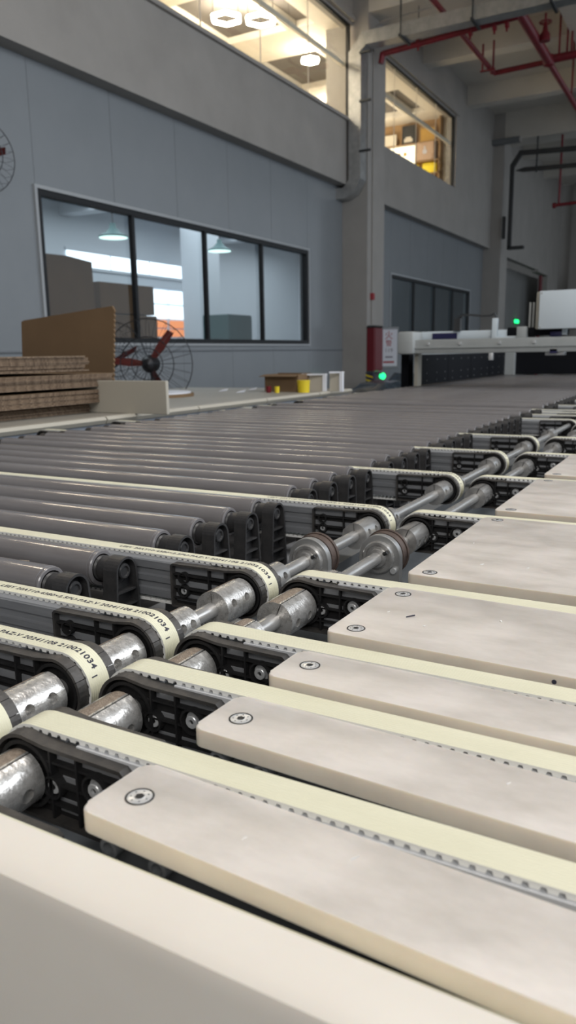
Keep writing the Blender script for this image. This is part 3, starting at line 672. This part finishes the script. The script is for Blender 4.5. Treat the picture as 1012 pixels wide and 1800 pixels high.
def plate_mesh(xe, sx, left):
    # nose side plate; local: shaft at origin, plate body toward -x (times sx), depth y 0 (outer face) .. .0125
    D = .0125; q = B()
    arc = [(RP*cos(a), RP*sin(a)) for a in [-pi/2+pi*k/20 for k in range(21)]]
    out = arc[:-1] + [(.0, RP), (-.024, .0318), (-xe+.004, .0306), (-xe, .027), (-xe, -RP+.002), (-xe+.002, -RP)] if True else arc + [(-xe+.004, RP), (-xe, RP-.004), (-xe, -RP+.002), (-xe+.002, -RP)]
    inn = offs(out, .0032)
    n = len(out)
    for i in range(n):
        if i in (12, 15) and left: sk = .88
        else: sk = 1
        a, b = Vector(out[i]), Vector(out[(i+1) % n]); c, d = inn[(i+1) % n], inn[i]
        b2 = a+(b-a)*sk; c2 = d+(c-d)*sk
        q.prism([(sx*a.x, 0, a.y), (sx*b2.x, 0, b2.y), (sx*c2.x, 0, c2.y), (sx*d.x, 0, d.y)], (0, D, 0), 0)
    q.prism([(sx*p_[0], 0, p_[1]) for p_ in out][:], (0, .0, 0)) if False else None
    q.prism([(sx*p_.x, D-.003, p_.y) for p_ in inn], (0, .0025, 0), 1)
    xi = -xe+.0032
    for z_ in ((.017, -.001, -.019) if not left else (.014, -.006, -.022)):
        q.box(min(sx*xi, sx*-.012), max(sx*xi, sx*-.012), .003, D-.003, z_-.001, z_+.001, 1)
    for x_ in (-.028, -.056):
        if x_ > -xe+.01: q.box(sx*x_-.001, sx*x_+.001, .002, D-.003, -.031, .0285, 1)
    q.lathe((0, 0, 0), (0, 1, 0), [(.002, .0255), (.002, .029), (D-.003, .029)], 28, 1)
    def boss(x_, z_, r, ri): q.lathe((sx*x_, .001, z_), (0, 1, 0), [(D-.004, ri), (0, ri), (0, r), (D-.004, r)], 20, 1)
    if left:
        boss(-.101, -.010, .0095, .0075); boss(-.101, .010, .0085, .0068)
    else:
        boss(-.029, -.004, .0100, .0080); boss(-.074, .006, .0125, .0105)
    return q.data(['dusty_plastic', 'black_plastic'], 30)
def screw_mesh(r):
    q = B().cyl((0, 0, 0), (0, .009, 0), r, 20).bevel(.0005, 1)
    return q.data('zinc')
hexm = B().cyl((0, -.0003, 0), (0, .002, 0), .0026, 6).data('socket')
washm = B().lathe((0, 0, 0), (0, 1, 0), [(.004, .0085), (.0025, .0085), (.0025, .0040)], 20).data('zinc')
belt_text_me = None
def make_text_mesh(Ls):
    cu_ = bpy.data.curves.new('t', 'FONT'); cu_.body = 'LEEY 20AT10-4380×2.5PU-PAZ-V 20241108 210021034'; cu_.size = .0098
    cu_.space_character = 1.12; cu_.offset = .0003
    tmp = bpy.data.objects.new('t', cu_); C.objects.link(tmp); dg = bpy.context.evaluated_depsgraph_get()
    me = bpy.data.meshes.new_from_object(tmp.evaluated_get(dg)); bpy.data.objects.remove(tmp)
    bm = bmesh.new(); bm.from_mesh(me); bmesh.ops.triangulate(bm, faces=bm.faces)
    # end mark
    xs = [v.co.x for v in bm.verts]; x0, x1 = min(xs), max(xs)
    S1 = R*radians(56); L_ = .275; k = L_/(x1-x0)
    for v in bm.verts:
        s = S1-(x1-v.co.x)*k; yv = v.co.y-.0042+.0015   # text baseline across the belt
        if s <= 0: v.co = Vector((s, yv, R+.00015))
        else: a = pi/2-s/R; v.co = Vector(((R+.00015)*cos(a), yv, (R+.00015)*sin(a)))
    for i in range(3):
        a0 = pi/2-radians(66+i*2); a1 = pi/2-radians(68+i*2); rr = R+.0002
        vs = [bm.verts.new((rr*cos(a0), -.008, rr*sin(a0))), bm.verts.new((rr*cos(a1), -.008, rr*sin(a1))), bm.verts.new((rr*cos(a1), -.0005, rr*sin(a1))), bm.verts.new((rr*cos(a0), -.0005, rr*sin(a0)))]
        bm.faces.new(vs) if i == 0 else None
    bm.to_mesh(me); bm.free(); me.materials.clear(); me.materials.append(MATS['ink_black']); me.name = 'printed_text'
    return me
LL = 1.83; LR = 1.05
bmL, bmR = belt_mesh(LL, 1), belt_mesh(LR, -1)
txt = make_text_mesh(LL)
plL, plR = plate_mesh(.122, 1, True), plate_mesh(.106, -1, False)
scL, scR = screw_mesh(.0050), screw_mesh(.0056)
sec = [(-.018, -.027), (.018, -.027), (.018, -.016), (.014, -.014), (.014, -.006), (.018, -.004), (.018, .004), (.014, .006), (.014, .014), (.018, .016), (.018, .027), (-.018, .027), (-.018, .016), (-.014, .014), (-.014, .006), (-.018, .004), (-.018, -.004), (-.014, -.006), (-.014, -.014), (-.018, -.016)]
profL = B().prism([(-LL-.0+.04, a, b) for a, b in sec], (LL-.04-.030, 0, 0)).data('profile_metal')
profR = B().prism([(.030, a, b) for a, b in sec], (LR-.06, 0, 0)).data('profile_metal')
slideL = bx(-LL+.02, -.06, -.012, .012, .027, .0328).data('white_slide'); slideR = bx(.05, LR-.02, -.0165, .0165, .027, .0328).data('white_slide')
pulley = B().cyl((0, -.0125, 0), (0, .0125, 0), .0325, 40).data('profile_metal')
def belt_unit(side, Y, label, group, full=True, dz=0):
    left = side == 'L'; sx = 1 if left else -1
    t = thing('belt_unit', label, 'conveyor belt', (XL if left else XR, Y, SHZ-dz), 0, group)
    b_ = obj('toothed_belt', bmL if left else bmR, None, t)
    if left: obj('printed_text', txt, None, b_)
    obj('rail_profile', profL if left else profR, None, t); obj('slide_strip', slideL if left else slideR, None, t)
    obj('pulley', pulley, None, t)
    for s_ in ((-1, 1) if full else (1,)):
        p_ = obj('nose_plate', plL if left else plR, None, t, (0, s_*(BW/2+.013), 0), (0, 0, 0))
        if s_ > 0: p_.scale = (1, -1, 1)
        if left:
            p2 = obj('nose_plate', plL, None, t, (-LL, s_*(BW/2+.013), 0)); p2.scale = (-1, -s_ if s_ > 0 else 1, 1)
        if s_ < 0 and full:
            sp = [(-.101, -.010)] if left else [(.029, -.004), (.074, .006)]
            for i, (x_, z_) in enumerate(sp):
                s1 = obj('screw', scL if left else scR, None, p_, (x_, .001 if i else .003, z_)); 
                if True:
                    pass
                # socket lies on the screw head as deepest piece of the same screw
    return t
# the hexagon recess and head are one mesh
def screw_mesh2(r):
    q = B().lathe((0, 0, 0), (0, 1, 0), [(.009, r), (.0006, r), (0, r-.0006), (0, .0027), (.0025, .0025), (.0025, 0)], 18, 0)
    q.cyl((0, .0022, 0), (0, .0024, 0), .0025, 6, mi=1)
    q.lathe((0, .0055, 0), (0, 1, 0), [(.0012, r+.0025), (0, r+.0025), (0, r)], 20, 0)
    return q.data(['zinc', 'socket'])
scL, scR = screw_mesh2(.0052), screw_mesh2(.0062)
YB = [.402, .525, .642, .870, 1.32, 1.77, 2.227, 2.663, 3.50, 3.73, 3.90, 4.05, 4.40, 4.85, 5.3]
for i, y_ in enumerate(YB):
    belt_unit('L', y_, f'left-hand cream toothed belt on grooved rail, {nth(i+1)} from the camera', 'left-hand belt units', True, .012 if y_ > 3 else 0)
YR = [.2895, .402, .525, .642, .870, 1.32, 1.77, 2.227, 2.663, 3.2, 3.73, 4.1]
for i, y_ in enumerate(YR):
    belt_unit('R', y_, f'right-hand cream toothed belt with black ribbed nose, {nth(i+1)} from the camera', 'right-hand belt units', i > 0, 0 if i else .010)

# ---------------------------------------------------------------- shafts with clamp couplings
def coupling_mesh(L_, r, dust):
    seg = 48; q = B(); A, Bv = [], []
    for i in range(seg):
        a = 2*pi*i/seg; rr = r
        if radians(97) < a < radians(143): rr = r*.96
        A.append(q.bm.verts.new((rr*cos(a), 0, rr*sin(a)))); Bv.append(q.bm.verts.new((rr*cos(a), L_, rr*sin(a))))
    for i in range(seg):
        a = 360*(i+.5)/seg
        q.face((A[i], A[(i+1) % seg], Bv[(i+1) % seg], Bv[i]), 1 if (dust and 97 < a < 143) else 0)
    q.face(A[::-1]); q.face(Bv)
    me = q.data(['coupling_metal' if dust else 'clean_metal', 'sawdust'])
    base = bpy.data.objects.new('tmp', me); C.objects.link(base)
    cuts = [B().box(-.0008, .0008, -.01, L_+.01, .004, r+.01).data('socket')]
    d = Vector((cos(radians(14)), 0, sin(radians(14))))
    for f in ((.25, .72) if L_ > .055 else (.3, .72)):
        o_ = Vector((0, L_*f, 0)); cuts.append(B().cyl(o_+d*(r-.010), o_+d*(r+.01), .0057, 20).data('socket'))
    for c_ in cuts:
        o_ = bpy.data.objects.new('cut', c_); C.objects.link(o_)
        md = base.modifiers.new('b', 'BOOLEAN'); md.operation = 'DIFFERENCE'; md.solver = 'EXACT'; md.object = o_
        dg = bpy.context.evaluated_depsgraph_get(); dg.update(); nm = bpy.data.meshes.new_from_object(base.evaluated_get(dg))
        base.modifiers.clear(); base.data = nm; bpy.data.objects.remove(o_)
    me = base.data; bpy.data.objects.remove(base); me.shade_smooth(); me.set_sharp_from_angle(angle=radians(25)); me.name = 'clamp_coupling'
    return me
CM = {k: coupling_mesh(*k) for k in [(.060, .0235, True), (.046, .0225, True), (.066, .0255, True), (.046, .0225, False), (.066, .0245, False)]}
def shaft(X, nm, label, rot, Ys):
    t = thing(nm, label, 'shaft', (X, .1, SHZ))
    obj('rod', B().cyl((0, 0, 0), (0, 4.6, 0), .0102, 28), 'clean_metal', t)
    def cp(y_, key): obj('clamp_coupling', CM[key], None, t, (0, y_-.1, 0), (0, rot, 0))
    h = BW/2+.014
    for i, y_ in enumerate(Ys):
        nx = Ys[i+1] if i+1 < len(Ys) else y_+.45
        if nx-y_ < .15:
            g = nx-y_-2*h; cp(y_+h+(g-.060)/2, (.060, .0235, True))
        else:
            cp(y_+h+.002, (.046, .0225, y_ < .8)); cp(nx-h-.068, (.066, .0255, True) if nx < 1 else (.066, .0245, False))
    return t
shaft(XL, 'drive_shaft', 'left long steel drive shaft with clamp couplings through the left-hand belt noses', radians(-4), [.402, .525, .642, .870, 1.32, 1.77, 2.227, 2.663])
shaft(XR, 'drive_shaft', 'right long steel drive shaft with clamp couplings beside the pale boards', radians(22), [.2895, .402, .525, .642, .870, 1.32, 1.77, 2.227, 2.663])
def bearing(X, Y, label):
    t = thing('bearing_bracket', label, 'bearing', (X, Y, SHZ), 0, 'shaft bearings')
    pts = [(.036*cos(a), 0, .036*sin(a)) for a in [pi*k/24 for k in range(25)]] + [(-.036, 0, -.136), (.036, 0, -.136)]
    obj('bracket_plate', B().prism(pts, (0, .012, 0)).bevel(.001, 1), 'galvanized', t)
    obj('bearing_ring', B().lathe((0, -.008, 0), (0, 1, 0), [(.008, .027), (.002, .027), (0, .025), (0, .021), (.003, .020), (.003, .016), (0, .0155), (-.006, .015), (-.006, .0103)], 36), 'clean_metal', t)
    obj('set_screw', B().cyl((.012, -.012, .008), (.018, -.012, .012), .003, 8), 'socket', t)
    obj('bolt', B().cyl((.026, -.006, -.020), (.026, 0, -.020), .005, 12), 'zinc', t)
    obj('rubber_pulley', B().lathe((0, .013, 0), (0, 1, 0), [(0, .0103), (0, .037), (.016, .037), (.016, .039), (.022, .039), (.022, .012)], 36), 'rubber_brown', t)
bearing(XL, 1.045, 'round topped bearing bracket on the left shaft between belts')
bearing(XR, 1.115, 'round topped bearing bracket on the right shaft beside the pale boards')

# ---------------------------------------------------------------- rollers
RX, RLX, RZ, RR = -.785, -2.21, -.312, .0275
def roller_mesh():
    q = B().lathe((0, 0, 0), (-1, 0, 0), [(0, .0215), (0, .0255), (.0015, .0268), (.004, .0268), (.0045, .0258), (.006, .0258), (.0065, RR), (-(RLX-RX)-.004, RR), (-(RLX-RX), .023), (-(RLX-RX), .01)], 28)
    return q.data('roller_grey')
def bracket_mesh():
    q = B(); w0, w1, h_ = .0225, .031, .112
    # outline in YZ, depth along x from 0 to .028
    out = [(w0*cos(a), w0*sin(a)) for a in [pi*k/14 for k in range(15)]] + [(-w1, -h_), (w1, -h_)]
    inn = [((w0-.0035)*cos(a), (w0-.0035)*sin(a)) for a in [pi*k/14 for k in range(15)]] + [(-w1+.0045, -h_+.003), (w1-.0045, -h_+.003)]
    n = len(out)
    for i in range(n):
        a, b, c, d = out[i], out[(i+1) % n], inn[(i+1) % n], inn[i]
        q.prism([(0, *a), (0, *b), (0, *c), (0, *d)], (.026, 0, 0))
    q.prism([(.002, *p_) for p_ in inn], (.008, 0, 0))
    for z_ in (-.030, -.052, -.074, -.096): q.box(.008, .024, -.026+(.112+z_)*.04, .026-(.112+z_)*.04, z_-.0015, z_+.0015)
    return q.data('roller_black', 30)
rm, bk = roller_mesh(), bracket_mesh()
neck = B().lathe((0, 0, 0), (1, 0, 0), [(-.006, .018), (.0, .0195), (.003, .0175), (.006, .0195), (.034, .0195)], 20).data('roller_black')
axle = B().lathe((.008, 0, 0), (1, 0, 0), [(0, .0120), (.013, .0120), (.015, .0105), (.015, .008), (.0125, .007), (.0125, 0)], 14).data('roller_black')
def make_roller():
    t = thing('conveyor_roller', 'x', 'roller', (RX, 0, RZ), 0, 'grey conveyor rollers')
    obj('roller_tube', rm, None, t); obj('neck', neck, None, t)
    b_ = obj('end_bracket', bk, None, t, (.022, 0, 0)); obj('axle_cap', axle, None, b_)
    b_ = obj('end_bracket', bk, None, t, (RLX-RX-.004, 0, 0), (0, 0, pi))
    return t
ys = [.722, .822]
base = .870
for seg in ([.870, 1.32, 1.77, 2.22, 2.66]):
    ys += [seg+o for o in (.098, .200, .302, .402)]
y_ = 3.175
while y_ < 9.0:
    if all(abs(y_-b_) > .0465 or b_ > 3.6 and abs(y_-b_) > .0462 for b_ in YB): ys.append(y_)
    y_ += .108
proto = make_roller(); index(proto)
for i, y_ in enumerate(ys):
    o = proto if i == 0 else copy_tree(proto)
    o.location = (RX, y_, RZ+(.004 if y_ > 1.35 else 0))
    o['label'] = f'dark grey conveyor roller with black end bracket, {nth(i+1)} from the near end'
t = tag(obj('cable_tie', B().tube([(-.93, .708, -.293), (-.90, .722, -.2885), (-.86, .734, -.288), (-.85, .742, -.290)], .0012, 6).tube([(-.925, .712, -.2925), (-.88, .722, -.2895), (-.855, .730, -.289)], .001, 6), 'sawdust'), 'loose strand of tape lying on the nearest roller', 'debris')

# ---------------------------------------------------------------- pale boards
def slab(x0, x1, y0, y1, top, th_, rc=.009, bev=.0018):
    q = B(); pts = []
    for (cx, cy, a0) in ((x1-rc, y1-rc, 0), (x0+rc, y1-rc, 90), (x0+rc, y0+rc, 180), (x1-rc, y0+rc, 270)):
        for k in range(7): a = radians(a0+15*k); pts.append((cx+rc*cos(a), cy+rc*sin(a), top-th_))
    q.prism(pts, (0, 0, th_))
    es = [e for e in q.bm.edges if all(abs(v.co.z-top) < 1e-6 for v in e.verts)]
    bmesh.ops.bevel(q.bm, geom=es, offset=bev, segments=3, profile=.5, affect='EDGES')
    return q
ST = -.285; SX0 = -.335; SX1 = .70; BT = .015
def screw_flat():
    q = B().lathe((0, 0, 0), (0, 0, 1), [(-.003, .0085), (.0002, .0085), (.0004, .0078), (.0004, .0036), (.0006, .0034), (.0006, .0032)], 30, 0)
    q.cyl((0, 0, -.0018), (0, 0, .00055), .0031, 6, mi=1)
    q.lathe((0, 0, 0), (0, 0, 1), [(.0003, .0085), (.00035, .0098), (-.001, .0098)], 30, 1)
    for k in range(7):
        a = 2*pi*k/7; q.box(.0060*cos(a)-.00045, .0060*cos(a)+.00045, .0060*sin(a)-.00045, .0060*sin(a)+.00045, .0003, .00055, 1)
    return q.data(['zinc', 'socket'])
sfm = screw_flat()
def support(y0, y1, SX1):
    # aluminium end rail with round tunnels under the board
    q = B(); w_ = y1-y0-.012; x = SX0+.012
    for (xa, xb) in ((x, x+.018), (x+.040, x+.060)):
        for (cy) in ((y0+.012), (y1-.012)):
            seg = 12; zc = ST-.0155-.009
            q.lathe(((xa+xb)/2, cy-.008, zc), (0, 1, 0), [(0, .0045), (0, .0072), (.016, .0072), (.016, .0045), (0, .0045)], 16)
        q.box(xa, xb, y0+.006, y1-.006, ST-.0155-.004, ST-.0201)
    q.box(x, SX1-.02, y0+.020, y1-.020, ST-.070, ST-.017)
    return q
slabs = [(.315, .381, [.345]), (.4375, .504, [.468]), (.549, .616, [.586]), (.672, .847, [.694, .825]), (.908, 1.296, [.926, 1.278]),
         (1.358, 1.742, [1.376, 1.724]), (1.808, 2.195, [1.826, 2.177]), (2.262, 2.63, [2.28, 2.61]), (2.70, 3.15, [2.72, 3.13])]
ROT = [-2.5, -2.1, -1.0, -1.2, 0, 0, 0, 0, 0]
for i, (y0, y1, sy) in enumerate(slabs):
    SX1 = .2 if i < 3 else .7
    wd = 'narrow' if i < 3 else 'wide'
    t = thing('support_board', f'{wd} cream plastic board screwed down at its left end, {nth(i+1)} sharp one from the camera', 'board', (SX0, (y0+y1)/2, ST-BT), radians(ROT[i]), 'cream support boards')
    q = slab(0, SX1-SX0, y0-(y0+y1)/2, y1-(y0+y1)/2, BT, BT)
    q.bm.normal_update()
    for f in q.bm.faces:
        if abs(f.normal.z) < .5: f.material_index = 1
    obj('board', q, ['nylon', 'nylon_edge'], t)
    for s_ in sy: obj('countersunk_screw', sfm, None, t, (.026, s_-(y0+y1)/2, BT))
    q = support(y0, y1, SX1)
    sp = obj('support_rail', q, 'frame_metal', t, (-SX0, -(y0+y1)/2, -(ST-BT)))
    if i == 3: obj('side_hole', B().cyl((.232, -.0878, .008), (.232, -.086, .008), .0022, 14), 'ink_black', t)
# small wood shavings lying on the boards
WHERE = ['on the first cream board, right of its screw', 'on the first cream board near its far edge', 'on the second cream board', 'on the fourth cream board beside the dark splinter', 'on the fourth cream board at its far edge', 'on the fourth cream board, left one nearest the splinter', 'on the third cream board at the right edge',
         'on the fifth cream board, lower middle', 'on the fifth cream board, lower right', 'on the fifth cream board, upper left', 'on the fifth cream board, upper right', 'on the fifth cream board, lower left']
for k, (x, y_) in enumerate([(-.225, .337), (-.16, .35), (-.1, .470), (-.25, .73), (-.18, .78), (-.30, .755), (-.05, .585), (-.2, 1.0), (-.12, .97), (-.3, 1.1), (-.05, 1.12), (-.26, .99)]):
    a = random.uniform(0, 3); s_ = random.uniform(.0012, .0022)
    tag(obj('plastic_shaving', B().prism([(0, 0, 0), (s_*2*cos(a), s_*2*sin(a), 0), (s_*1.6*cos(a)+s_*sin(a), s_*1.6*sin(a)+s_, .0004), (s_*.3, s_, 0)], (0, 0, .0006)), 'shaving_white', loc=(x, y_, ST+.0002)), 'tiny white shaving lying '+WHERE[k], 'shaving', 'white shavings on the boards')
t = tag(obj('wood_splinter', B().tube([(-.275, .748, ST+.001), (-.268, .756, ST+.0015)], .0007, 6), 'ink_black'), 'tiny dark splinter lying on the fourth cream board', 'splinter')
# near guard board, out of focus at the bottom edge
t = thing('guard_board', 'thick cream guard board blurred across the bottom left, nearest the camera', 'board', (0, .2545, -.42))
q = B(); prof = [(-.021, 0), (.020, 0), (.020, .146), (.018, .149), (.014, .150), (-.010, .150), (-.017, .147), (-.021, .139)]
q.prism([(-1.1, a, b) for a, b in prof], (2.0, 0, 0)); obj('board', q, 'guard_nylon', t)
obj('board_fixing', B().cyl((-.8, .0, .149), (-.8, .0, .1505), .008, 16), 'zinc', t)
